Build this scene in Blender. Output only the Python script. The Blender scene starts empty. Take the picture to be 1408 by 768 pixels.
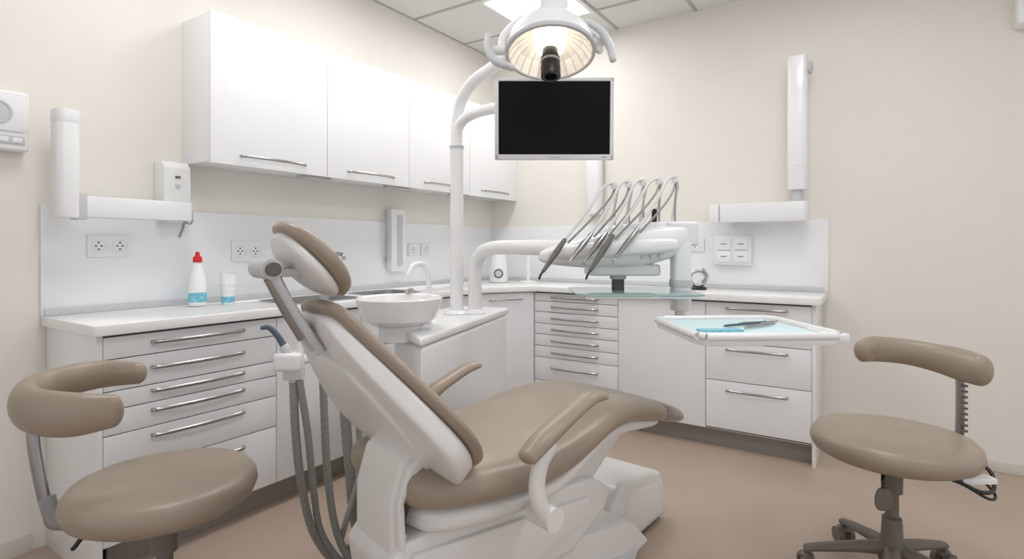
import bpy, bmesh, math
from mathutils import Vector, Matrix
R=math.radians
sc=bpy.context.scene
COL=sc.collection

# ---------------------------------------------------------------- materials
def lin(c):
    return tuple(((v/255)/12.92 if v/255<=.04045 else ((v/255+.055)/1.055)**2.4) for v in c)+(1,)
def mat(name,rgb,rough=.5,metal=0,coat=0,noise=0,nscale=60,bump=0,emit=0,trans=0,alpha=1,ecol=None):
    m=bpy.data.materials.new(name); m.use_nodes=True
    nt=m.node_tree; b=nt.nodes['Principled BSDF']
    c=lin(rgb)
    b.inputs['Base Color'].default_value=c
    b.inputs['Roughness'].default_value=rough
    b.inputs['Metallic'].default_value=metal
    b.inputs['Coat Weight'].default_value=coat
    b.inputs['Coat Roughness'].default_value=.1
    if trans: b.inputs['Transmission Weight'].default_value=trans
    if emit:
        b.inputs['Emission Color'].default_value=lin(ecol) if ecol else c
        b.inputs['Emission Strength'].default_value=emit
    if noise or bump:
        tc=nt.nodes.new('ShaderNodeTexCoord'); n=nt.nodes.new('ShaderNodeTexNoise')
        n.inputs['Scale'].default_value=nscale; n.inputs['Detail'].default_value=4
        nt.links.new(tc.outputs['Object'],n.inputs['Vector'])
        if noise:
            r=nt.nodes.new('ShaderNodeValToRGB')
            r.color_ramp.elements[0].position=.35; r.color_ramp.elements[1].position=.65
            r.color_ramp.elements[0].color=tuple(v*(1-noise) for v in c[:3])+(1,)
            r.color_ramp.elements[1].color=tuple(min(1,v*(1+noise)) for v in c[:3])+(1,)
            nt.links.new(n.outputs['Fac'],r.inputs['Fac']); nt.links.new(r.outputs['Color'],b.inputs['Base Color'])
        if bump:
            bp=nt.nodes.new('ShaderNodeBump'); bp.inputs['Strength'].default_value=bump; bp.inputs['Distance'].default_value=.002
            nt.links.new(n.outputs['Fac'],bp.inputs['Height']); nt.links.new(bp.outputs['Normal'],b.inputs['Normal'])
    return m
M_wall=mat('wall_paint',(231,227,219),.8,noise=.01,nscale=3,bump=.05)
M_ceil=mat('ceiling_tile',(226,226,223),.9,noise=.02,nscale=150,bump=.1)
M_tbar=mat('ceiling_tbar',(180,178,174),.6,noise=.02)
M_floor=mat('floor_vinyl',(178,159,143),.36,noise=.10,nscale=190,bump=.04)
M_lam=mat('white_laminate',(237,238,239),.22,coat=.25,noise=.006,nscale=4)
M_gap=mat('cabinet_shadow_gap',(105,103,100),.7,noise=.02)
M_top=mat('white_worktop',(242,242,241),.2,noise=.01,nscale=20)
M_splash=mat('gloss_splashback',(236,238,239),.12,coat=.5,noise=.004,nscale=2)
M_kick=mat('plinth_grey',(146,140,134),.4,noise=.03)
M_base=mat('skirting_beige',(212,205,196),.6,noise=.02)
M_chrome=mat('brushed_chrome',(180,178,176),.2,1,noise=.03,nscale=40)
M_steel=mat('stainless_steel',(165,165,165),.3,1,noise=.03)
M_plast=mat('white_plastic',(234,235,235),.3,coat=.2,noise=.005,nscale=5)
M_shell=mat('chair_shell_white',(226,224,221),.33,coat=.2,noise=.006,nscale=4)
M_enamel=mat('white_enamel_tube',(238,238,238),.2,coat=.4,noise=.004)
M_taupe=mat('taupe_vinyl',(154,140,124),.34,noise=.03,nscale=9,bump=.05)
M_tip=mat('footrest_cover',(158,150,142),.3,noise=.02)
M_grey=mat('grey_plastic',(150,150,150),.4,noise=.03)
M_lgrey=mat('light_grey_plastic',(198,200,202),.4,noise=.02)
M_dgrey=mat('dark_grey_plastic',(95,91,88),.45,noise=.03)
M_castor=mat('taupe_grey_plastic',(112,104,96),.45,noise=.03)
M_black=mat('black_plastic',(22,22,24),.35,noise=.05)
M_screen=mat('black_screen',(6,6,7),.35,noise=.05)
M_screen.node_tree.nodes['Principled BSDF'].inputs['Specular IOR Level'].default_value=.15
M_bezel=mat('silver_bezel',(222,222,224),.35,noise=.01)
M_hose=mat('grey_hose',(146,146,142),.5,noise=.04,nscale=50)
M_whose=mat('pale_instrument_hose',(212,212,210),.4,noise=.02)
M_blue=mat('blue_suction_tip',(82,94,112),.4,noise=.04)
M_glass=mat('tinted_glass',(195,226,222),.08,noise=.01,trans=.55)
M_liner=mat('teal_paper_liner',(205,230,232),.6,noise=.03,nscale=25)
M_red=mat('red_cap',(205,30,35),.35,noise=.03)
M_cyan=mat('cyan_label',(120,190,210),.5,noise=.25,nscale=60)
M_lightpanel=mat('ceiling_diffuser',(255,255,255),.5,emit=13,noise=.002,ecol=(252,251,252))
M_reflect=mat('lamp_reflector',(228,222,212),.2,.6,emit=.32,ecol=(255,244,228),noise=.05,nscale=30)
M_bulb=mat('lamp_bulb',(255,240,215),.3,emit=5,noise=.002,ecol=(255,243,224))
# ---------------------------------------------------------------- helpers
def grp(name,loc=(0,0,0),rot=0):
    e=bpy.data.objects.new(name,None); e.empty_display_size=.1
    e.location=loc; e.rotation_euler=(0,0,R(rot)); COL.objects.link(e); return e
def mk(name,verts,faces,m,parent=None,smooth=True,sharp=38,sub=0,mx=None,bev=0,bseg=2):
    me=bpy.data.meshes.new(name)
    bm=bmesh.new()
    vs=[bm.verts.new(v) for v in verts]
    for f in faces:
        try: bm.faces.new([vs[i] for i in f])
        except Exception: pass
    bmesh.ops.recalc_face_normals(bm,faces=bm.faces)
    if bev:
        ed=[e for e in bm.edges if len(e.link_faces)==2 and e.calc_face_angle(0)>R(25)]
        bmesh.ops.bevel(bm,geom=ed,offset=bev,segments=bseg,profile=.6,affect='EDGES',clamp_overlap=True)
    if mx is not None: bmesh.ops.transform(bm,matrix=mx,verts=bm.verts)
    if mx is not None and mx.determinant()<0: bmesh.ops.reverse_faces(bm,faces=bm.faces)
    bm.to_mesh(me); bm.free()
    if smooth:
        for p in me.polygons: p.use_smooth=True
        if not sub: me.set_sharp_from_angle(angle=R(sharp))
    me.materials.append(m)
    o=bpy.data.objects.new(name,me); COL.objects.link(o)
    if parent: o.parent=parent
    if sub:
        s=o.modifiers.new('sub','SUBSURF'); s.levels=sub; s.render_levels=sub
    return o
def box(name,lo,hi,m,parent=None,bev=.003,mx=None,bseg=2):
    x0,y0,z0=lo; x1,y1,z1=hi
    v=[(x0,y0,z0),(x1,y0,z0),(x1,y1,z0),(x0,y1,z0),(x0,y0,z1),(x1,y0,z1),(x1,y1,z1),(x0,y1,z1)]
    f=[(0,3,2,1),(4,5,6,7),(0,1,5,4),(1,2,6,5),(2,3,7,6),(3,0,4,7)]
    return mk(name,v,f,m,parent,bev=bev,mx=mx,bseg=bseg)
def prism(name,pts,a,b,m,parent=None,bev=.004,axis='Z',mx=None,bseg=2):
    n=len(pts)
    def P(p,t):
        return (p[0],p[1],t) if axis=='Z' else (p[0],t,p[1])
    v=[P(p,a) for p in pts]+[P(p,b) for p in pts]
    f=[tuple(range(n)),tuple(range(n,2*n))]+[(i,(i+1)%n,n+(i+1)%n,n+i) for i in range(n)]
    return mk(name,v,f,m,parent,bev=bev,mx=mx,bseg=bseg)
def rrect(w,h,r,n=5,cx=0,cy=0):
    out=[]
    for (qx,qy,a0) in ((w/2-r,h/2-r,0),(-(w/2-r),h/2-r,90),(-(w/2-r),-(h/2-r),180),(w/2-r,-(h/2-r),270)):
        for k in range(n+1):
            a=R(a0+90*k/n); out.append((cx+qx+r*math.cos(a),cy+qy+r*math.sin(a)))
    return out
def lathe(name,prof,m,parent=None,seg=40,mx=None,loc=(0,0,0),sharp=38,sx=1,sy=1,cap=True):
    v=[];f=[]
    for (r,z) in prof:
        for i in range(seg):
            a=2*math.pi*i/seg; v.append((loc[0]+sx*r*math.cos(a),loc[1]+sy*r*math.sin(a),loc[2]+z))
    for k in range(len(prof)-1):
        for i in range(seg):
            j=(i+1)%seg; f.append((k*seg+i,k*seg+j,(k+1)*seg+j,(k+1)*seg+i))
    if cap and prof[0][0]>1e-4: f.append(tuple(range(seg)))
    if cap and prof[-1][0]>1e-4: f.append(tuple(range((len(prof)-1)*seg,len(prof)*seg)))
    o=mk(name,v,f,m,parent,mx=mx,sharp=sharp)
    return o
def catmull(pts,sub=8):
    P=[Vector(p) for p in pts]
    if len(P)<3: return P
    P=[2*P[0]-P[1]]+P+[2*P[-1]-P[-2]]
    out=[]
    for i in range(1,len(P)-2):
        for k in range(sub):
            t=k/sub; a,b,c,d=P[i-1],P[i],P[i+1],P[i+2]
            out.append(.5*((2*b)+(-a+c)*t+(2*a-5*b+4*c-d)*t*t+(-a+3*b-3*c+d)*t**3))
    out.append(P[-2]); return out
def sweep(name,pts,r,m,parent=None,seg=14,sub=8,up=None,rb=None,rnd=False,closed=False,mx=None,ribs=0):
    n0=len(pts)
    ra=list(r) if isinstance(r,(list,tuple)) else [r]*n0
    rbl=(list(rb) if isinstance(rb,(list,tuple)) else [rb]*n0) if rb is not None else ra
    ext=[(p[0],p[1],p[2]) for p in pts]
    if closed:
        ext=ext+[ext[0],ext[1]]
        C=catmull([ext[-3]]+ext,sub)[sub:-sub]; C=C[:-1]
        A=[ra[0]]*len(C); B=[rbl[0]]*len(C)
    else:
        C=catmull(ext,sub) if n0>2 else [Vector(p) for p in ext]
        A=[v.x for v in catmull([(q,0,0) for q in ra],sub)] if n0>2 else ra
        B=[v.x for v in catmull([(q,0,0) for q in rbl],sub)] if n0>2 else rbl
        if ribs:
            A=[q*(1+(ribs if i%2 else -ribs)) for i,q in enumerate(A)]; B=[q*(1+(ribs if i%2 else -ribs)) for i,q in enumerate(B)]
        if rnd:
            t0=(C[0]-C[1]).normalized(); t1=(C[-1]-C[-2]).normalized()
            c0,c1=C[0].copy(),C[-1].copy(); a0,b0,a1,b1=A[0],B[0],A[-1],B[-1]
            pre=[];pa=[];pb=[];po=[];qa=[];qb=[]
            for k in (5,4,3,2,1):
                an=R(90*k/5.15); e=math.sin(an); w=math.cos(an)
                pre.append(c0+t0*min(a0,b0)*e); pa.append(a0*w); pb.append(b0*w)
                po.insert(0,c1+t1*min(a1,b1)*e); qa.insert(0,a1*w); qb.insert(0,b1*w)
            C=pre+C+po; A=pa+A+qa; B=pb+B+qb
    v=[];f=[];N=len(C); prev=None
    for i,c in enumerate(C):
        if closed: t=(C[(i+1)%N]-C[i-1]).normalized()
        else: t=(C[min(i+1,N-1)]-C[max(i-1,0)]).normalized()
        if up is not None: s=t.cross(Vector(up)).normalized()
        else:
            if prev is None:
                h=Vector((0,0,1)) if abs(t.z)<.9 else Vector((1,0,0)); s=t.cross(h).normalized()
            else: s=(prev-t*prev.dot(t)).normalized()
            prev=s
        u=s.cross(t).normalized()
        for k in range(seg):
            a=2*math.pi*k/seg; v.append(c+s*A[i]*math.cos(a)+u*B[i]*math.sin(a))
    for i in range(N if closed else N-1):
        for k in range(seg):
            j=(k+1)%seg; i2=(i+1)%N; f.append((i*seg+k,i*seg+j,i2*seg+j,i2*seg+k))
    if not closed: f+= [tuple(range(seg)),tuple(range((N-1)*seg,N*seg))]
    return mk(name,v,f,m,parent,mx=mx,sharp=50)
def cyl(name,a,b,r,m,parent=None,r2=None,seg=24,mx=None):
    return sweep(name,[a,b],[r,r if r2 is None else r2],m,parent,seg=seg,mx=mx)
def slab(name,st,m,parent=None,n=2.6,seg=20,sub=1,mx=None,yc=None):
    v=[];f=[]
    for k,(x,hw,zb,zt) in enumerate(st):
        zc=(zb+zt)/2;hz=(zt-zb)/2; y0=yc[k] if yc else 0
        for i in range(seg):
            a=2*math.pi*i/seg; c,s=math.cos(a),math.sin(a)
            v.append((x,y0+hw*math.copysign(abs(c)**(2/n),c),zc+hz*math.copysign(abs(s)**(2/n),s)))
    for k in range(len(st)-1):
        for i in range(seg):
            j=(i+1)%seg; f.append((k*seg+i,k*seg+j,(k+1)*seg+j,(k+1)*seg+i))
    f+=[tuple(range(seg)),tuple(range((len(st)-1)*seg,len(st)*seg))]
    return mk(name,v,f,m,parent,sub=sub,mx=mx)
def frame(o,X,Z):
    X=Vector(X).normalized(); Z=Vector(Z); Z=(Z-X*Z.dot(X)).normalized(); Y=Z.cross(X)
    return Matrix(((X.x,Y.x,Z.x,o[0]),(X.y,Y.y,Z.y,o[1]),(X.z,Y.z,Z.z,o[2]),(0,0,0,1)))
def bow_handle(name,cx,y,z,L,parent):
    return sweep(name,[(cx-L/2,y+.001,z),(cx-L/2+.012,y-.02,z),(cx-L/4,y-.03,z),(cx,y-.033,z),(cx+L/4,y-.03,z),(cx+L/2-.012,y-.02,z),(cx+L/2,y+.001,z)],
                 .0045,M_chrome,parent,seg=8,sub=4,up=(0,0,1),rb=.0075)
# ---------------------------------------------------------------- room shell
H=2.94
box('floor',(-.1,-6,-.1),(5.2,.1,0),M_floor,bev=0)
box('wall_left',(-.1,-6,0),(0,.1,H),M_wall,bev=0)
box('wall_back',(0,0,0),(5.2,.1,H),M_wall,bev=0)
box('ceiling',(-.1,-6,H),(5.2,.1,H+.1),M_ceil,bev=0)
box('baseboard_left',(0,-6,0),(.012,-3.24,.07),M_base,bev=.003)
box('baseboard_back',(2.66,-.012,0),(5.2,0,.06),M_base,bev=.003)
g=grp('trim_ceiling_grid',(0,0,0))
for i in range(0,9): box('runner_%d'%i,(i*.6-.012,-6,H-.006),(i*.6+.012,0,H+.001),M_tbar,g,bev=.001)
for j in range(1,11): box('cross_runner_%d'%j,(0,-j*.6+.2-.012,H-.0055),(5.2,-j*.6+.2+.012,H+.001),M_tbar,g,bev=.001)
def panel(x,y):
    g=grp('ceiling_light_panel',(x,y,H))
    box('diffuser',(-.27,-.27,-.012),(.27,.27,-.004),M_lightpanel,g,bev=0)
    for k,(a,b) in enumerate((((-.3,-.3),(.3,-.27)),((-.3,.27),(.3,.3)),((-.3,-.27),(-.27,.27)),((.27,-.27),(.3,.27)),((-.006,-.27),(.006,.27)))):
        box('frame_%d'%(k+1),(a[0],a[1],-.02),(b[0],b[1],-.002),M_lam,g,bev=.001)
for x,y in ((.9,-.7),(.9,-1.9),(.9,-3.1),(2.7,-1.3),(2.7,-3.1),(4.2,-2.5)): panel(x,y)
# ---------------------------------------------------------------- wall cabinets
g=grp('wall_cabinet',(0,-2.65,0),90)
box('carcass',(0,-.25,1.65),(2.65,0,2.36),M_lam,g,bev=.002)
box('door_gap_liner',(.004,-.2515,1.655),(2.646,-.249,2.355),M_gap,g,bev=0)  # dark sheet added behind the doors, coloured as shade in the gaps
for i in range(4):
    a=i*.6625
    box('door_%d'%(i+1),(a+(0 if i==0 else .002),-.27,1.642),(a+.6605,-.2525,2.367),M_lam,g,bev=.0015)
    bow_handle('handle_%d'%(i+1),a+.33,-.27,1.69,.37,g)
for i in range(3): box('under_light_%d'%i,(.55+i*.66,-.2,1.638),(.75+i*.66,-.14,1.6495),M_lgrey,g,bev=.002)
# ---------------------------------------------------------------- base cabinets
TZ=.915
def base_cab(name,loc,rot,L,cols,front=.5,end=None,ctop=TZ):
    g=grp(name,loc,rot)
    box('carcass',(0,-front+.02,.115),(L,-.005,ctop),M_lam,g,bev=.001)
    box('gap_liner',(.003,-front+.0185,.12),(L-.003,-front+.021,TZ-.004),M_gap,g,bev=0)  # shade between the fronts, put in as a thin dark grey sheet
    box('plinth',(.04,-front+.07,0),(L-.0,-front+.09,.114),M_kick,g,bev=.001)
    n=0
    for (a,b,zs,hz,hl) in cols:
        for k in range(len(zs)-1):
            n+=1
            box('front_%d'%n,(a+.002,-front,zs[k+1]+.002),(b-.002,-front+.018,zs[k]-.002),M_lam,g,bev=.0015)
        for q,z in enumerate(hz): bow_handle('handle_%d_%d'%(n,q),(a+b)/2,-front,z,hl,g)
    if end=='L': box('end_panel',(-.02,-front,0),(0,-.002,TZ),M_lam,g,bev=.001)
    if end=='R': box('end_panel',(L,-front,0),(L+.02,-.002,TZ),M_lam,g,bev=.001)
    return g
base_cab('base_cabinet',(0,-3.17,0),90,2.28,[
   (0,.71,[.905,.82,.70,.63,.535,.39,.12],[.868,.768,.676,.60,.50,.34],.38),
   (.71,1.23,[.905,.12],[],.3),(1.23,1.75,[.905,.12],[],.3),(1.75,2.28,[.905,.12],[],.3)],end='L',ctop=.82)
base_cab('base_cabinet',(.75,0,0),0,1.83,[
   (0,.665,[.905,.845,.765,.68,.60,.515,.43,.26,.12],[.875,.805,.722,.64,.557,.472,.36],.37),
   (.665,1.245,[.905,.12],[],.3),
   (1.245,1.83,[.905,.66,.425,.13],[.87,.62,.37],.34)],end='R')
g=grp('corner_base_cabinet',(0,0,0))
prism('carcass',[(.005,-.005),(.005,-.885),(.48,-.885),(.745,-.485),(.745,-.005)],.115,TZ,M_lam,g,bev=.001)
prism('plinth',[(.3,-.3),(.3,-.86),(.43,-.86),(.7,-.43),(.7,-.3)],0,.114,M_kick,g,bev=.001)
g2m=Matrix.Translation((.5,-.885,0))@Matrix.Rotation(math.atan2(.385,.25),4,'Z')
box('door',(.006,-.008,.12),(.452,.008,.905),M_lam,g,bev=.002,mx=g2m)
sweep('handle',[(.1,-.008,.86),(.11,-.03,.86),(.23,-.042,.86),(.34,-.03,.86),(.35,-.008,.86)],.005,M_chrome,g,seg=8,sub=4,up=(0,0,1),mx=g2m)
wt=prism('countertop',[(.002,-.002),(.002,-3.21),(.54,-3.21),(.54,-.9),(.77,-.54),(2.625,-.54),(2.625,-.002)],TZ+.001,.955,M_top,None,bev=.004)
def cutter(cx,cy,w,h):
    c=prism('cut',rrect(w,h,.06,5,cx,cy),.80,1.0,M_top,None,bev=0)
    md=wt.modifiers.new('b','BOOLEAN'); md.object=c; md.solver='EXACT'; md.operation='DIFFERENCE'; return c
cs=[cutter(.28,-2.1,.32,.44),cutter(.28,-1.56,.3,.36)]
bpy.context.view_layer.update()
dg=bpy.context.evaluated_depsgraph_get()
nm=bpy.data.meshes.new_from_object(wt.evaluated_get(dg)); wt.modifiers.clear(); wt.data=nm
for c in cs: bpy.data.objects.remove(c,do_unlink=True)
def sink(cx,cy,w,h):
    g=grp('sink',(cx,cy,.955))
    o1=rrect(w+.03,h+.03,.07,6); o2=rrect(w-.01,h-.01,.055,6); n=len(o1)
    v=[(x,y,.001) for x,y in o1]+[(x,y,.004) for x,y in rrect(w+.02,h+.02,.066,6)]+[(x,y,.003) for x,y in o2]+[(x*.9,y*.92,-.12) for x,y in o2]
    f=[]
    for k in range(3):
        f+=[(k*n+i,k*n+(i+1)%n,(k+1)*n+(i+1)%n,(k+1)*n+i) for i in range(n)]
    f.append(tuple(range(3*n,4*n)))
    mk('basin',v,f,M_steel,g,sharp=30)
    lathe('drain',[(.03,0),(.03,.004),(.02,.002)],M_chrome,g,loc=(0,0,-.119),seg=20)
sink(.28,-2.1,.32,.44); sink(.28,-1.56,.3,.36)
g=grp('splashback',(0,0,0))
box('left_run',(.001,-3.21,.956),(.011,-.012,1.42),M_splash,g,bev=.001)
box('back_run',(.001,-.011,.956),(2.63,-.001,1.42),M_splash,g,bev=.001)
box('left_seal',(.0112,-3.2,.9555),(.022,-.022,.985),M_lgrey,g,bev=.002)
box('back_seal',(.023,-.022,.9555),(2.61,-.0112,.985),M_lgrey,g,bev=.002)
g=grp('sink_faucet',(.085,-1.82,.955),0)
lathe('base',[(.03,0),(.03,.008),(.022,.015),(.02,.06),(.016,.065)],M_chrome,g,seg=24)
sweep('spout',[(0,0,.05),(0,0,.17),(.005,0,.225),(.03,0,.245),(.09,0,.245),(.12,0,.235),(.125,0,.21)],.012,M_chrome,g)
sweep('lever',[(0,0,.05),(0,-.03,.06),(0,-.07,.08)],.007,M_chrome,g,rnd=True)
# ---------------------------------------------------------------- counter items
g=grp('soap_bottle',(.13,-2.64,.955))
lathe('bottle',[(.02,0),(.038,.003),(.041,.02),(.040,.11),(.036,.14),(.026,.175),(.02,.20),(.018,.215)],M_plast,g,sx=.85)
lathe('label',[(.0405,.02),(.0418,.025),(.0405,.065),(.040,.068)],M_cyan,g,sx=.86)
lathe('cap',[(.019,.213),(.021,.216),(.019,.238),(.011,.245),(.009,.262),(.003,.265)],M_red,g,seg=24)
g=grp('disposable_cup_stack',(.15,-2.50,.955))
lathe('cups',[(.026,0),(.028,.002),(.033,.07),(.035,.072),(.0335,.074),(.036,.1),(.0385,.105),(.036,.11),(.0395,.155),(.0375,.155),(.03,.06)],M_plast,g)
lathe('pattern_band',[(.0287,.008),(.0295,.009),(.0313,.038),(.0305,.039)],M_cyan,g)
g=grp('dental_amalgamator',(.31,-.334,.955),33)
lathe('body',[(.06,0),(.07,.005),(.075,.03),(.07,.12),(.06,.2),(.05,.235),(.02,.245)],M_plast,g)
lathe('dial_ring',[(.032,0),(.038,.004),(.036,.012),(.028,.014)],M_dgrey,g,mx=Matrix.Translation((0,-.066,.075))@Matrix.Rotation(R(90),4,'X'))
lathe('dial',[(.026,.0),(.026,.016),(.01,.02)],M_lgrey,g,mx=Matrix.Translation((0,-.066,.075))@Matrix.Rotation(R(90),4,'X'))
g=grp('counter_paper_stand',(.52,-.22,.955))
lathe('foot',[(.075,0),(.078,.008),(.06,.014),(.012,.018)],M_plast,g)
cyl('post',(0,0,.01),(0,0,.25),.014,M_plast,g)
g=grp('chrome_mirror_holder',(1.87,-.2,.955),20)
lathe('foot',[(.055,0),(.057,.008),(.045,.02)],M_black,g)
sweep('ring',[(.05*math.cos(a),0,.075+.05*math.sin(a)) for a in [R(45*k) for k in range(8)]],.01,M_chrome,g,closed=True)
sweep('stem',[(.0,0,.015),(.03,.01,.06),(.06,.0,.09),(.03,-.02,.14)],.008,M_chrome,g,rnd=True)
# ---------------------------------------------------------------- wall fixtures
def socket(loc,rot,w,h,n):
    g=grp('power_socket',loc,rot)
    box('plate',(-w/2,-.022,-h/2),(w/2,-.011,h/2),M_plast,g,bev=.004)
    for i in range(n):
        cx=-w/2+w*(i+.5)/n
        mx=Matrix.Translation((cx,-.0225,0))@Matrix.Rotation(R(90),4,'X')
        s=min(w/n,h)*.36
        lathe('socket_ring_%d'%i,[(s,0),(s*1.05,.003),(s*.92,.005),(s*.88,.001),(s*.2,.0005)],M_plast,g,mx=mx,seg=28)
        for q,(dx,dz) in enumerate(((-.35,0),(.35,0),(0,.5),(0,-.5))):
            lathe('pin_%d_%d'%(i,q),[(s*.14,0),(s*.14,.0025),(.0005,.003)],M_dgrey,g,mx=Matrix.Translation((cx+dx*s,-.0225,dz*s))@Matrix.Rotation(R(90),4,'X'),seg=12)
socket((0,-2.97,1.247),90,.165,.1,2)
socket((0,-2.317,1.22),90,.175,.11,2)
socket((0,-1.03,1.225),90,.09,.09,1); socket((0,-.89,1.225),90,.1,.09,1)
socket((1.8,0,1.255),0,.13,.09,1)
g=grp('gas_valve_box',(2.06,0,1.22),0)
box('plate',(-.12,-.05,-.1),(.12,-.011,.1),M_plast,g,bev=.006)
for i in range(2):
    for j in range(2):
        box('knob_%d%d'%(i,j),(-.1+i*.11,-.062,-.08+j*.085),(-.01+i*.11,-.049,-.005+j*.085),M_plast,g,bev=.006)
        box('slot_%d%d'%(i,j),(-.075+i*.11,-.064,-.045+j*.085),(-.035+i*.11,-.0615,-.037+j*.085),M_grey,g,bev=.001)
g=grp('soap_dispenser',(0,-2.72,1.38),90)
SW=Matrix(((0,1,0,0),(1,0,0,0),(0,0,1,0),(0,0,0,1)))
prism('body',[(-.012,.045),(-.001,.045),(-.001,.27),(-.08,.27),(-.105,.24),(-.11,.1),(-.095,.05),(-.06,.0),(-.012,.0)],-.06,.06,M_plast,g,bev=.008,axis='XZ',mx=SW)
box('window',(-.012,-.1115,.19),(.012,-.107,.2),M_dgrey,g,bev=.001)
lathe('button',[(.012,0),(.012,.004),(.004,.006)],M_lgrey,g,mx=Matrix.Translation((0,-.108,.15))@Matrix.Rotation(R(90),4,'X'),seg=16)
sweep('nozzle',[(0,-.07,.02),(.0,-.08,-.015)],.008,M_plast,g)
sweep('bracket_hook',[(.05,-.018,-.09),(.07,-.02,-.03),(.07,-.02,.02),(.05,-.018,.03)],.004,M_grey,g)
g=grp('wall_intercom',(0,-3.36,1.62),90)
box('body',(-.11,-.06,0),(.1,-.001,.235),M_plast,g,bev=.014,bseg=4)
box('keypad',(-.09,-.064,.025),(.085,-.059,.06),M_lgrey,g,bev=.002)
box('front_step',(-.095,-.066,.075),(.085,-.058,.215),M_plast,g,bev=.006)
lathe('speaker',[(.045,0),(.047,.004),(.04,.005),(.036,.002),(.01,.004)],M_lgrey,g,mx=Matrix.Translation((0,-.066,.145))@Matrix.Rotation(R(90),4,'X'))
for i in range(4): box('key_%d'%i,(-.08+i*.042,-.067,.032),(-.05+i*.042,-.062,.052),M_plast,g,bev=.003)
g=grp('swing_arm_holder',(0,-3.185,0),90)
prism('upright',rrect(.085,.09,.03,6,.02,-.13),1.36,1.80,M_plast,g,bev=.01)
prism('upright_cap',rrect(.088,.093,.031,6,.02,-.13),1.74,1.8005,M_plast,g,bev=.01)
prism('arm',rrect(.46,.07,.03,6,.29,-.12),1.365,1.455,M_plast,g,bev=.01)
box('hinge',(.045,-.165,1.355),(.085,-.09,1.465),M_lgrey,g,bev=.006)
box('wall_plate',(.44,-.1,1.36),(.52,-.0115,1.46),M_plast,g,bev=.006)
sweep('hook',[(.49,-.1,1.37),(.52,-.1,1.355),(.535,-.1,1.37),(.53,-.1,1.45)],.004,M_grey,g)
g=grp('swing_arm_holder',(0,0,0),0)
prism('upright',rrect(.115,.1,.03,6,2.47,-.14),1.60,2.44,M_plast,g,bev=.012)
box('label_strip',(2.44,-.193,1.75),(2.5,-.189,2.35),M_lam,g,bev=.002)
lathe('pivot_knob',[(.035,0),(.04,.008),(.04,.02),(.02,.03)],M_lgrey,g,mx=Matrix.Translation((2.525,-.14,2.36))@Matrix.Rotation(R(90),4,'Y'))
cyl('pivot_post',(2.47,-.14,1.42),(2.47,-.14,1.62),.032,M_lgrey,g)
prism('arm',rrect(.6,.085,.035,6,2.23,-.14),1.405,1.53,M_plast,g,bev=.012)
box('wall_plate',(2.02,-.11,1.425),(2.14,-.0115,1.515),M_plast,g,bev=.006)
box('arm_seam',(2.0,-.1845,1.41),(2.006,-.18,1.525),M_grey,g,bev=0)
g=grp('hand_towel_holder',(0,-1.22,1.07),90)
box('body',(-.07,-.07,.0),(.07,-.0115,.44),M_plast,g,bev=.012)
box('slot',(-.02,-.073,.04),(.035,-.069,.4),M_lgrey,g,bev=.002)
sweep('side_bar',[(-.08,-.02,.41),(-.1,-.04,.4),(-.1,-.04,.1),(-.08,-.02,.09)],.005,M_chrome,g)
g=grp('wall_dispenser_tube',(1.03,0,1.5),0)
prism('tube',rrect(.13,.09,.04,6,0,-.046),0,.47,M_plast,g,bev=.01)
g=grp('security_sensor',(3.62,0,2.42),0)
box('body',(-.11,-.12,0),(.09,0,.2),M_plast,g,bev=.02,bseg=3)
lathe('lens',[(.04,0),(.035,.02),(.01,.03)],M_grey,g,mx=Matrix.Translation((-.01,-.12,.08))@Matrix.Rotation(R(90),4,'X'))
# ---------------------------------------------------------------- spittoon unit
g=grp('spittoon_unit',(1.13,-1.98,0))
def S(x,y): return (x-1.13,y+1.98)
body=[S(1.455,-2.49),S(1.15,-1.46),S(.86,-1.52),S(.9,-2.0),S(1.1,-2.28)]
prism('cabinet',body,.04,.862,M_plast,g,bev=.02,bseg=3)
prism('top_cover',[(x*1.03,y*1.03) for x,y in body],.864,.90,M_plast,g,bev=.012,bseg=3)
prism('foot_plinth',[(x*.92,y*.92) for x,y in body],0,.04,M_dgrey,g,bev=.002)
bx,by=1.238-1.13,-2.383+1.98
lathe('bowl_stand',[(.09,.86),(.085,.9),(.105,.94)],M_plast,g,loc=(bx,by,0))
lathe('bowl',[(.03,.915),(.1,.92),(.145,.945),(.165,1.0),(.172,1.03),(.168,1.036),(.158,1.03),(.145,.99),(.1,.965),(.02,.955)],M_enamel,g,loc=(bx,by,0),sx=1.0,sy=1.05)
sweep('bowl_filler',[(bx-.02,by+.2,.88),(bx-.02,by+.2,1.05),(bx-.02,by+.195,1.12),(bx-.02,by+.16,1.165),(bx-.02,by+.10,1.16),(bx-.02,by+.07,1.12)],.012,M_enamel,g)
sweep('cup_filler',[(bx-.1,by+.2,.88),(bx-.1,by+.2,1.0),(bx-.09,by+.16,1.05),(bx-.08,by+.12,1.04)],.009,M_chrome,g)
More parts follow.
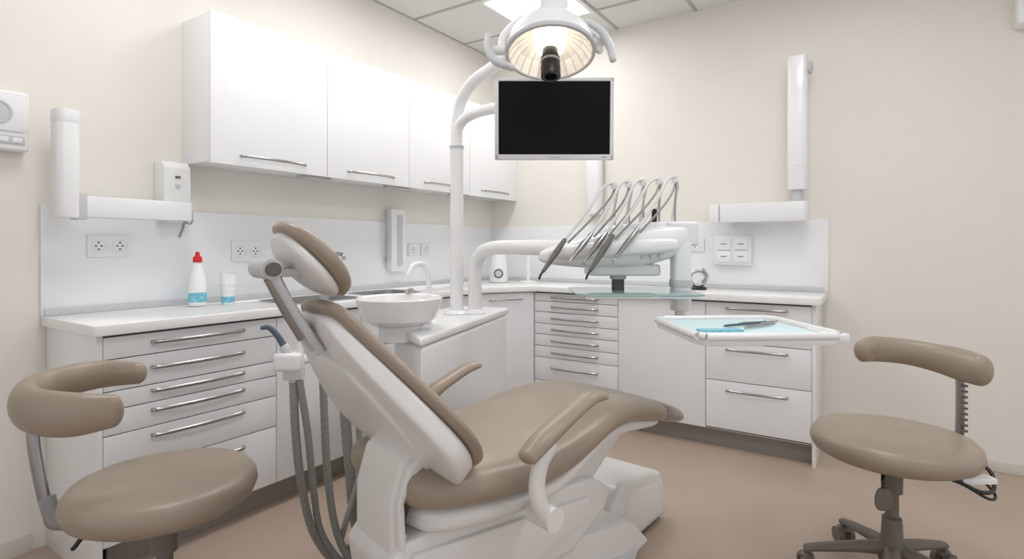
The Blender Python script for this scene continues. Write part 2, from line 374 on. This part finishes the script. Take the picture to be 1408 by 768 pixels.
# ---------------------------------------------------------------- operating light
g=grp('dental_operating_light',(1.085,-1.824,0),33.5)
lathe('pole_flange',[(.062,.90),(.065,.905),(.05,.915),(.036,.922)],M_enamel,g)
cyl('lower_pole',(0,0,.905),(0,0,1.755),.034,M_enamel,g,seg=32)
lathe('pole_joint',[(.036,1.745),(.038,1.75),(.038,1.762),(.031,1.768)],M_lgrey,g)
sweep('upper_arm',[(0,0,1.75),(0,0,1.88),(.02,-.015,1.98),(.09,-.09,2.065),(.20,-.22,2.10),(.33,-.45,2.13),(.44,-.76,2.17)],.030,M_enamel,g,seg=24)
lathe('arm_end_joint',[(.03,2.02),(.04,2.04),(.042,2.10),(.05,2.13),(.05,2.22),(.04,2.25),(.015,2.255)],M_plast,g,loc=(.44,-.80,0))
lx,ly,lz=.42,-.88,1.93
L=Matrix.Translation((lx,ly,lz))@Matrix.Rotation(R(-17),4,'X')
lathe('lamp_housing',[(.15,-.004),(.158,0),(.157,.025),(.145,.065),(.115,.10),(.075,.122),(.03,.13),(.028,.14),(.001,.142)],M_plast,g,mx=L,seg=48,cap=False)
lathe('lamp_reflector',[(.149,-.002),(.142,.012),(.120,.045),(.08,.072),(.001,.080)],M_reflect,g,mx=L,seg=24,sharp=5,cap=False)
lathe('lamp_rim',[(.147,-.003),(.150,-.007),(.160,-.005),(.163,.004),(.159,.012)],M_lgrey,g,mx=L,seg=48,cap=False)
for k in range(24):
    a=R(15*k)
    sweep('reflector_rib_%d'%k,[(.145*math.cos(a),.145*math.sin(a),-.001),(.120*math.cos(a),.120*math.sin(a),.040),(.078*math.cos(a),.078*math.sin(a),.068)],.0014,M_lgrey,g,seg=5,sub=2,mx=L)
lathe('bulb_glow_ring',[(.030,.012),(.05,.016),(.056,.04),(.03,.06)],M_bulb,g,mx=L,seg=32)
lathe('bulb_shield',[(.022,.06),(.029,.055),(.029,-.015),(.033,-.016),(.033,-.055),(.035,-.056),(.035,-.095),(.022,-.096),(.02,-.08),(.002,-.078)],M_black,g,mx=L,seg=32)
lathe('shield_ring',[(.0335,-.03),(.0345,-.032),(.0345,-.038),(.0335,-.04)],M_grey,g,mx=L,seg=32)
sweep('yoke',[(lx-.175,ly,lz+.01),(lx-.165,ly+.02,lz+.07),(lx-.10,ly+.05,lz+.14),(lx,ly+.07,lz+.17),(lx+.10,ly+.05,lz+.14),(lx+.165,ly+.02,lz+.07),(lx+.175,ly,lz+.01)],.013,M_plast,g,rnd=True)
cyl('yoke_pivot_1',(lx-.15,ly,lz+.01),(lx-.205,ly,lz+.01),.016,M_plast,g)
cyl('yoke_pivot_2',(lx+.14,ly,lz+.04),(lx+.19,ly,lz+.04),.016,M_plast,g)
sweep('grip_1',[(lx-.222,ly-.02,lz+.055),(lx-.220,ly-.04,lz-.0),(lx-.19,ly-.07,lz-.052),(lx-.138,ly-.09,lz-.08)],[.011,.014,.015,.012],M_lgrey,g,rnd=True)
sweep('grip_2',[(lx+.13,ly-.02,lz+.105),(lx+.175,ly-.03,lz+.068),(lx+.202,ly-.05,lz+.01),(lx+.21,ly-.07,lz-.045)],[.011,.014,.015,.012],M_lgrey,g,rnd=True)
# ---------------------------------------------------------------- monitor
g=grp('computer_monitor',(1.747,-1.985,0),33.5)
T=Matrix.Translation((0,0,1.785))@Matrix.Rotation(R(3),4,'X')
box('housing',(-.252,0,-.172),(.252,.03,.172),M_bezel,g,bev=.006,mx=T)
box('rear_bulge',(-.17,.03,-.11),(.17,.055,.11),M_bezel,g,bev=.012,mx=T)
box('bezel_left',(-.252,-.008,-.172),(-.236,.002,.172),M_bezel,g,bev=.003,mx=T)
box('bezel_right',(.236,-.008,-.172),(.252,.002,.172),M_bezel,g,bev=.003,mx=T)
box('bezel_top',(-.252,-.008,.157),(.252,.002,.172),M_bezel,g,bev=.003,mx=T)
box('bezel_bottom',(-.252,-.008,-.172),(.252,.002,-.15),M_bezel,g,bev=.003,mx=T)
box('screen',(-.237,-.003,-.151),(.237,.0005,.158),M_screen,g,bev=0,mx=T)
box('badge',(-.03,-.009,-.165),(.03,-.0075,-.159),M_lgrey,g,bev=0,mx=T)
box('power_key',(.2,-.009,-.164),(.222,-.0075,-.160),M_grey,g,bev=0,mx=T)
sweep('arm',[(-.463,.5,1.70),(-.462,.498,1.80),(-.445,.48,1.87),(-.38,.42,1.905),(-.25,.27,1.90),(-.08,.13,1.86),(0,.075,1.80),(0,.05,1.785)],.027,M_enamel,g,seg=20)
# ---------------------------------------------------------------- delivery unit
g=grp('dental_delivery_unit',(1.163,-1.772,0),33.5)
lathe('arm_flange',[(.052,.90),(.055,.905),(.045,.92),(.036,.925)],M_enamel,g)
sweep('support_arm',[(0,0,.905),(0,0,1.08),(.008,-.008,1.165),(.045,-.045,1.22),(.12,-.12,1.24),(.24,-.27,1.24),(.42,-.46,1.24)],.035,M_enamel,g,seg=24)
slab('console',[(.30,.05,1.185,1.215),(.33,.10,1.17,1.235),(.42,.14,1.16,1.265),(.55,.16,1.15,1.30),(.70,.165,1.15,1.325),(.84,.16,1.19,1.335),(.92,.12,1.23,1.335),(.945,.07,1.26,1.33)],M_plast,g,n=4,mx=Matrix.Translation((0,-.5,0)))
slab('console_top',[(.56,.06,1.29,1.315),(.6,.10,1.29,1.335),(.8,.11,1.30,1.352),(.92,.09,1.30,1.35),(.95,.05,1.31,1.34)],M_plast,g,n=4,mx=Matrix.Translation((0,-.48,0)))
slab('instrument_rail',[(.33,.02,1.20,1.225),(.36,.035,1.19,1.245),(.6,.04,1.20,1.27),(.82,.035,1.22,1.28),(.85,.02,1.23,1.27)],M_plast,g,mx=Matrix.Translation((0,-.66,0)))
prism('console_side_block',rrect(.13,.20,.03,5,.885,-.52),1.245,1.345,M_plast,g,bev=.015,bseg=3)
prism('console_underside',rrect(.30,.2,.05,5,.65,-.52),1.125,1.17,M_plast,g,bev=.012,bseg=3)
for k in range(3): box('bur_cap_%d'%k,(.70+k*.035,-.672,1.195),(.72+k*.035,-.66,1.215),M_lgrey,g,bev=.003)
tips=[(.305,-.83,1.155),(.414,-.80,1.202),(.471,-.78,1.202),(.477,-.83,1.158),(.584,-.77,1.207)]
ups=[(.393,-.71,1.268),(.499,-.68,1.291),(.560,-.67,1.297),(.582,-.69,1.285),(.683,-.67,1.309)]
tops=[(.618,-.51,1.510),(.681,-.50,1.518),(.745,-.49,1.525),(.816,-.48,1.532),(.888,-.47,1.540)]
bases=[(.603,-.49,1.296),(.665,-.49,1.296),(.727,-.49,1.296),(.795,-.49,1.296),(.863,-.49,1.296)]
for i in range(5):
    t=Vector(tips[i]);u=Vector(ups[i]);p=Vector(tops[i]);b=Vector(bases[i]); dr=(t-u)
    sweep('handpiece_%d'%i,[u,u+dr*.35,u+dr*.7,t],[.009,.012,.010,.007],M_dgrey if i in(0,3) else M_steel,g,rnd=True)
    sweep('handpiece_tip_%d'%i,[t,t+dr*.12,t+dr*.15+Vector((-.004,0,-.014))],.004,M_black if i in (0,3) else M_chrome,g)
    m1=u+(p-u)*.45+Vector((.0,-.02,.012)); m2=u+(p-u)*.82+Vector((-.01,-.01,.02))
    sweep('hose_%d'%i,[u,m1,m2,p,p+Vector((.018,.012,-.03)),p+Vector((.008,.02,-.10)),b],.0062,M_whose,g,seg=10)
    sweep('hose_return_%d'%i,[u+Vector((.015,.02,-.01)),m1+Vector((.03,.01,-.02)),m2+Vector((.028,.01,-.045)),p+Vector((.005,.01,-.028))],.0045,M_hose,g,seg=10)
    sweep('whip_arm_%d'%i,[b+Vector((.03,.02,-.01)),b+Vector((.028,.02,.1)),p+Vector((.012,.015,-.01)),p+Vector((-.004,0,.008))],.004,M_chrome,g,seg=8)
    box('arm_head_%d'%i,(p.x-.012,p.y-.006,p.z-.022),(p.x+.014,p.y+.012,p.z+.01),M_plast,g,bev=.004)
box('black_clip',(.545+.225,-.56,1.345),(.79,-.545,1.40),M_black,g,bev=.003)
cyl('neck',(.63,-.55,1.135),(.63,-.55,1.065),.026,M_dgrey,g); cyl('neck_collar',(.63,-.55,1.14),(.63,-.55,1.11),.034,M_lgrey,g)
prism('glass_shelf',rrect(.48,.42,.05,6,.675,-.60),1.058,1.066,M_glass,g,bev=.003)
box('shelf_rim',(.46,-.815,1.050),(.88,-.805,1.058),M_lgrey,g,bev=.002)
prism('side_column',rrect(.075,.075,.02,5,.875,-.60),.985,1.26,M_plast,g,bev=.006)
prism('side_column_collar',rrect(.082,.082,.022,5,.875,-.60),1.08,1.11,M_lgrey,g,bev=.003)
sweep('tray_arm',[(.875,-.60,1.0),(.875,-.60,.955),(.90,-.68,.945),(.93,-.85,.94),(.948,-1.04,.94)],.02,M_plast,g,rnd=True)
# ---------------------------------------------------------------- tray
g=grp('instrument_tray',(2.515,-2.125,0),37)
prism('tray_base',rrect(.435,.42,.05,6),.955,.978,M_plast,g,bev=.008)
sweep('rim',[(x,y,.982) for x,y in rrect(.427,.412,.05,3)],.012,M_plast,g,closed=True,sub=3,seg=10)
prism('liner',rrect(.38,.36,.02,3,-.005,.01),.9775,.981,M_liner,g,bev=0)
prism('end_handle',rrect(.06,.16,.025,5,.22,-.12),.960,.985,M_plast,g,bev=.008)
for k,(x,y,a,l) in enumerate(((.03,.02,25,.2),(.06,-.02,32,.18),(.09,.05,12,.16))):
    mx=Matrix.Translation((x,y,.986))@Matrix.Rotation(R(a),4,'Z')
    sweep('probe_%d'%k,[(-l/2,0,0),(-l/2+.02,0,.002),(l/2-.02,0,.002),(l/2,.0,.008)],[.0015,.004,.004,.0015],M_chrome if k else M_blue,g,mx=mx,seg=8)
prism('packet',rrect(.14,.05,.01,2,-.1,-.08),.981,.985,M_cyan,g,bev=0)
# ---------------------------------------------------------------- suction hoses
g=grp('suction_hose_stand',(1.236,-2.624,0),33.5)
box('holder',(-.19,-.28,.83),(-.10,-.22,.89),M_plast,g,bev=.014,bseg=3)
box('holder_lower',(-.16,-.27,.80),(-.10,-.225,.84),M_lgrey,g,bev=.008)
sweep('support_arm',[(-.13,-.24,.86),(-.08,-.1,.85),(0,.15,.84),(.14,.45,.84)],.016,M_plast,g)
sweep('suction_tip',[(-.225,-.27,.975),(-.205,-.265,.975),(-.18,-.255,.945),(-.155,-.25,.90)],[.007,.009,.010,.012],M_blue,g,rnd=True)
sweep('suction_grip',[(-.158,-.25,.905),(-.14,-.25,.865),(-.13,-.25,.80)],.016,M_lgrey,g,rnd=True)
sweep('second_grip',[(-.11,-.24,.93),(-.11,-.24,.88),(-.11,-.245,.80)],.011,M_plast,g,rnd=True)
def hose(n,pts,r,m):
    sweep(n,pts,r,m,g,seg=12,sub=16,ribs=.05)
hose('hose_1',[(-.13,-.25,.80),(-.135,-.22,.62),(-.13,-.18,.42),(-.12,-.10,.22),(-.08,0,.06),(-.02,.06,.03),(.04,.05,.12),(.06,.08,.26),(.03,.14,.45),(.0,.2,.62),(.02,.3,.75)],.014,M_hose)
hose('hose_2',[(-.11,-.25,.80),(-.10,-.2,.60),(-.10,-.15,.40),(-.10,-.07,.2),(-.05,.0,.05),(0,.0,.025),(.07,.02,.07),(.08,.08,.16),(.04,.13,.22)],.012,M_hose)
hose('hose_3',[(-.085,-.1,.845),(-.08,-.09,.6),(-.075,-.07,.4),(-.06,-.02,.18),(-.01,.03,.03),(.04,.1,.03),(.07,.16,.12)],.014,M_hose)
hose('hose_4',[(-.045,.02,.84),(-.045,.04,.6),(-.03,.06,.35),(-.02,.10,.14),(.03,.14,.05)],.020,M_hose)
hose('hose_5',[(-.01,.06,.84),(-.0,.06,.6),(.01,.04,.38),(-.03,.0,.2),(-.06,.04,.09),(-.02,.12,.05),(.05,.12,.08)],.011,M_hose)
lathe('floor_box',[(.11,0),(.115,.015),(.10,.04),(.05,.06),(.001,.062)],M_dgrey,g,loc=(.04,.17,0))
# ---------------------------------------------------------------- dental chair
g=grp('dental_chair',(1.821,-2.789,0),75)
XS=1.085
def sx_(st): return [(x*XS if x>0 else x,a,b,c) for x,a,b,c in st]
slab('seat_cushion',sx_([(-.22,.14,.60,.65),(-.205,.20,.575,.675),(-.15,.24,.56,.685),(-.04,.26,.55,.685),(.1,.275,.54,.675),(.24,.275,.545,.685),(.36,.265,.585,.71),(.47,.25,.63,.73),(.6,.235,.63,.725),(.75,.215,.59,.685),(.86,.20,.56,.64)]),M_taupe,g,n=3,sub=2)
slab('footrest_pad',sx_([(.83,.204,.567,.652),(.90,.196,.548,.628),(.955,.175,.536,.603),(.985,.12,.538,.585)]),M_tip,g,n=3,sub=2)
slab('seat_pan',sx_([(-.19,.15,.51,.57),(-.14,.20,.50,.58),(-.05,.22,.495,.575),(.1,.24,.49,.56),(.25,.235,.50,.565),(.36,.22,.54,.605),(.47,.205,.585,.65),(.6,.19,.59,.65),(.78,.17,.56,.60),(.88,.12,.55,.58)]),M_shell,g,n=4,sub=1)
bm_=frame((-.075,0,.685),(-.61,0,.79),(.79,0,.61))
slab('back_shell',[(-.045,.12,-.05,.0),(-.035,.19,-.06,.0),(.0,.25,-.066,.0),(.05,.300,-.068,.0),(.11,.328,-.068,.0),(.17,.320,-.066,.0),(.28,.258,-.06,.0),(.38,.19,-.055,.0),(.45,.14,-.045,.0),(.49,.11,-.035,.0),(.50,.07,-.02,0)],M_shell,g,n=7,seg=28,sub=1,mx=bm_)
slab('back_shell_inset',[(-.01,.10,-.075,-.05),(.03,.17,-.078,-.05),(.13,.21,-.078,-.05),(.33,.13,-.068,-.04),(.40,.07,-.062,-.04)],M_shell,g,n=7,sub=1,mx=bm_)
slab('back_cushion',[(-.04,.14,.0,.025),(-.03,.21,-.012,.035),(.01,.275,-.014,.038),(.06,.322,-.014,.038),(.12,.348,-.014,.038),(.18,.338,-.014,.038),(.28,.277,-.014,.038),(.38,.208,-.014,.038),(.46,.155,-.012,.038),(.505,.125,-.008,.035),(.52,.08,.0,.025)],M_taupe,g,n=3,sub=2,mx=bm_)
hm=frame((-.40,0,1.205),(-.68,0,.73),(.73,0,.68))
def ell(a,b,zb,zt,k=9): return [(-a*math.cos(math.pi*i/k),max(.02,b*math.sin(math.pi*i/k)),zb*(.35+.65*math.sin(math.pi*i/k)),zt*(.35+.65*math.sin(math.pi*i/k))) for i in range(k+1)]
slab('headrest_cushion',ell(.12,.122,-.012,.04),M_taupe,g,n=3,sub=2,mx=hm)
slab('headrest_shell',ell(.104,.108,-.045,.0),M_shell,g,n=3,sub=2,mx=hm)
box('headrest_link',(-.50,-.03,1.17),(-.425,.03,1.19),M_lgrey,g,bev=.006)
cyl('headrest_knuckle',(-.505,-.05,1.19),(-.505,.05,1.19),.024,M_lgrey,g)
cyl('headrest_knob',(-.505,-.065,1.19),(-.505,-.05,1.19),.016,M_dgrey,g)
for s in (-1,1):
    sweep('headrest_bar_%d'%s,[(-.50,s*.028,1.185),(-.47,s*.028,1.13),(-.425,s*.028,1.05),(-.38,s*.028,.98)],.011,M_lgrey,g,up=(0,1,0),rb=.012)
sweep('headrest_slide',[(-.49,0,1.17),(-.45,0,1.09),(-.41,0,1.02)],.02,M_steel,g,up=(0,1,0),rb=.012)
prism('back_bracket',[(-.08,.70),(-.15,.74),(-.215,.70),(-.245,.60),(-.245,.46),(-.20,.40),(-.12,.40),(-.205,.52),(-.215,.60),(-.16,.67)],-.13,.07,M_shell,g,bev=.016,axis='XZ',bseg=3)
prism('bracket_side',[(-.11,.70),(-.155,.72),(-.205,.68),(-.235,.60),(-.232,.49),(-.21,.45),(-.218,.60),(-.17,.67)],-.15,-.125,M_shell,g,bev=.008,axis='XZ',bseg=3)
prism('upper_frame',[(-.22,.50),(-.265,.45),(-.23,.26),(.40,.25),(.57,.34),(.60,.41),(.50,.47),(.1,.50),(-.1,.51)],-.15,.09,M_shell,g,bev=.02,axis='XZ',bseg=3)
prism('side_cover',[(-.20,.47),(-.215,.34),(-.03,.28),(.20,.285),(.50,.36),(.46,.42),(.0,.455)],-.165,-.145,M_shell,g,bev=.01,axis='XZ')
lathe('bolt',[(.014,0),(.014,.004),(.006,.005)],M_dgrey,g,mx=Matrix.Translation((-.10,-.165,.37))@Matrix.Rotation(R(90),4,'X'),seg=20)
prism('lift_arm',[(-.21,.32),(-.18,.16),(.75,.06),(.90,.10),(.80,.20),(.0,.34)],-.10,.10,M_shell,g,bev=.015,axis='XZ')
prism('lift_arm_lower',[(-.12,.20),(-.08,.10),(.75,.03),(.80,.10)],-.12,-.09,M_lgrey,g,bev=.01,axis='XZ')
prism('leg_strut',[(.30,.44),(.48,.40),(.72,.58),(.58,.60)],-.12,.12,M_shell,g,bev=.012,axis='XZ')
fb=Matrix.Translation((.76,.04,0))@Matrix.Rotation(R(9),4,'Z')
prism('base_block',[(-.04,.02),(.52,.02),(.53,.12),(.47,.23),(.36,.27),(.16,.285),(.08,.27),(-.02,.14)],-.05,.29,M_shell,g,bev=.035,axis='XZ',mx=fb,bseg=4)
prism('base_block_panel',[(.06,.05),(.46,.05),(.42,.20),(.14,.23)],-.054,-.04,M_shell,g,bev=.006,axis='XZ',mx=fb)
prism('base_plate',[(-.22,-.12),(.70,-.03),(1.27,.10),(1.22,.36),(.6,.32),(-.22,.12)],0,.03,M_dgrey,g,bev=.006)
for s in (-1,1):
    v=s*.325; du=-.03 if s<0 else .02; dz=.03 if s<0 else 0; q0=0 if s<0 else .06
    sweep('armrest_pad_%d'%s,[(.07+du+q0,v,.675+dz+q0*.4),(.12+du+q0*.8,v,.705+dz+q0*.35),(.21+du,v,.745+dz),(.30+du,v,.78+dz),(.355+du,v,.79+dz*.7)],[.032,.036,.034,.034,.032],M_taupe,g,up=(0,0,1),rb=[.02,.024,.02,.018,.014],rnd=True)
    sweep('armrest_bracket_%d'%s,[(.13,v,.715),(.085,v,.675),(.07,v,.61),(.09,v,.55),(.14,v*.93,.50),(.18,v*.6,.50)],[.02,.026,.026,.024,.024,.02],M_shell,g,up=(0,1,0),rb=.016)
    cyl('armrest_pivot_%d'%s,(.12,v*1.06,.52),(.12,v*.8,.52),.032,M_shell,g)
# ---------------------------------------------------------------- stools
def stool(loc,rot,zs,rs):
    g=grp('dental_stool',loc,rot)
    lathe('seat',[(.02,zs-.085),(rs*.86,zs-.085),(rs*.96,zs-.07),(rs,zs-.045),(rs*.985,zs-.022),(rs*.93,zs-.006),(rs*.8,zs),(rs*.4,zs-.004),(.001,zs-.006)],M_taupe,g,seg=56,sharp=80)
    lathe('seat_pan',[(.02,zs-.105),(rs*.6,zs-.10),(rs*.75,zs-.088),(rs*.75,zs-.08)],M_dgrey,g)
    lathe('gas_lift',[(.022,.10),(.022,zs-.22),(.034,zs-.22),(.036,zs-.13),(.05,zs-.10)],M_castor,g,seg=24)
    lathe('hub',[(.035,.075),(.045,.08),(.048,.13),(.036,.17),(.032,.24),(.024,.245)],M_castor,g,seg=24)
    for i in range(5):
        a=R(72*i+20); c,s=math.cos(a),math.sin(a)
        sweep('leg_%d'%i,[(c*.03,s*.03,.125),(c*.12,s*.12,.115),(c*.22,s*.22,.098),(c*.285,s*.285,.085)],[.03,.026,.022,.02],M_castor,g,up=(0,0,1),rb=[.026,.02,.016,.013],rnd=True)
        for q in (-1,1):
            wx,wy=c*.285-s*.014*q,s*.285+c*.014*q
            cyl('castor_%d_%d'%(i,q),(wx,wy,.031),(wx-s*.018*q,wy+c*.018*q,.031),.031,M_castor,g,seg=20)
        cyl('castor_stem_%d'%i,(c*.285,s*.285,.03),(c*.285,s*.285,.09),.011,M_castor,g,seg=12)
        lathe('castor_hood_%d'%i,[(.026,.05),(.024,.062),(.012,.07)],M_castor,g,loc=(c*.285,s*.285,0),seg=16)
    return g
zs=.585
g=stool((1.173,-3.262,0),33.5,zs,.245)
sweep('backrest_pad',[(-.06,-.13,.805),(-.14,-.16,.805),(-.24,-.15,.81),(-.315,-.10,.82),(-.34,-.02,.835),(-.31,.06,.845),(-.25,.11,.85),(-.16,.12,.85)],[.028,.036,.038,.037,.034,.034,.033,.026],M_taupe,g,up=(0,0,1),rb=[.045,.058,.06,.058,.052,.046,.042,.034],rnd=True,seg=20)
sweep('backrest_post',[(-.335,-.05,.79),(-.335,-.05,.68),(-.30,-.045,.50),(-.26,-.04,.46),(-.05,0,.475)],.018,M_steel,g,up=(0,1,0),rb=.01)
sweep('post_sleeve',[(-.305,-.045,.54),(-.288,-.043,.49),(-.25,-.035,.465)],.024,M_grey,g,up=(0,1,0),rb=.016)
sweep('height_lever',[(-.04,-.03,zs-.11),(-.14,-.10,zs-.12),(-.17,-.12,zs-.15)],.006,M_black,g,rnd=True)
zs=.555
g=stool((2.936,-1.55,0),33.5,zs,.27)
sweep('backrest_pad',[(.07,.28,.805),(.12,.305,.808),(.19,.305,.805),(.26,.27,.80),(.32,.20,.79),(.355,.12,.78),(.36,.04,.775)],[.034,.038,.038,.038,.042,.046,.042],M_taupe,g,up=(0,0,1),rb=[.048,.054,.054,.054,.058,.064,.06],rnd=True,seg=20)
sweep('backrest_post',[(.355,.13,.77),(.358,.13,.66),(.35,.13,.47),(.30,.13,.435),(.05,.02,.45)],.022,M_steel,g,up=(1,0,0),rb=.007)
for k in range(9): box('ratchet_%d'%k,(.345,.100,.52+k*.022),(.365,.110,.528+k*.022),M_dgrey,g,bev=0)
sweep('height_lever',[(-.05,-.05,zs-.11),(-.10,-.10,zs-.125),(-.105,-.11,zs-.16)],.006,M_black,g,rnd=True)
slab('lever_paddle',[(-.04,.014,-.006,.006),(-.03,.032,-.008,.008),(.02,.034,-.008,.008),(.045,.014,-.006,.006)],M_castor,g,mx=frame((-.105,-.11,zs-.20),(0,0,1),(0,-1,0)))
sweep('tilt_lever',[(.05,-.05,zs-.11),(.14,-.12,zs-.13),(.22,-.13,zs-.165),(.29,-.10,zs-.17),(.33,-.04,zs-.13),(.31,.02,zs-.11),(.22,.03,zs-.115)],.007,M_black,g,rnd=True)
sweep('cable',[(.10,-.03,zs-.11),(.18,-.10,zs-.15),(.25,-.13,zs-.19),(.30,-.09,zs-.185),(.27,-.02,zs-.12)],.005,M_black,g,rnd=True)
box('tag',(.16,-.13,zs-.14),(.28,-.08,zs-.12),M_plast,g,bev=.004)
# ---------------------------------------------------------------- world & camera
w=bpy.data.worlds.new('world'); sc.world=w; w.use_nodes=True
w.node_tree.nodes['Background'].inputs[0].default_value=(.97,.97,1,1)
w.node_tree.nodes['Background'].inputs[1].default_value=.82
cd=bpy.data.cameras.new('camera'); cam=bpy.data.objects.new('camera',cd); COL.objects.link(cam)
cam.location=(2.895,-4.044,1.24); cam.rotation_euler=(R(90),0,R(33.5))
cd.sensor_width=36; cd.lens=19.48; cd.shift_y=-.03125; cd.clip_start=.02
sc.camera=cam
sc.view_settings.view_transform='Standard'
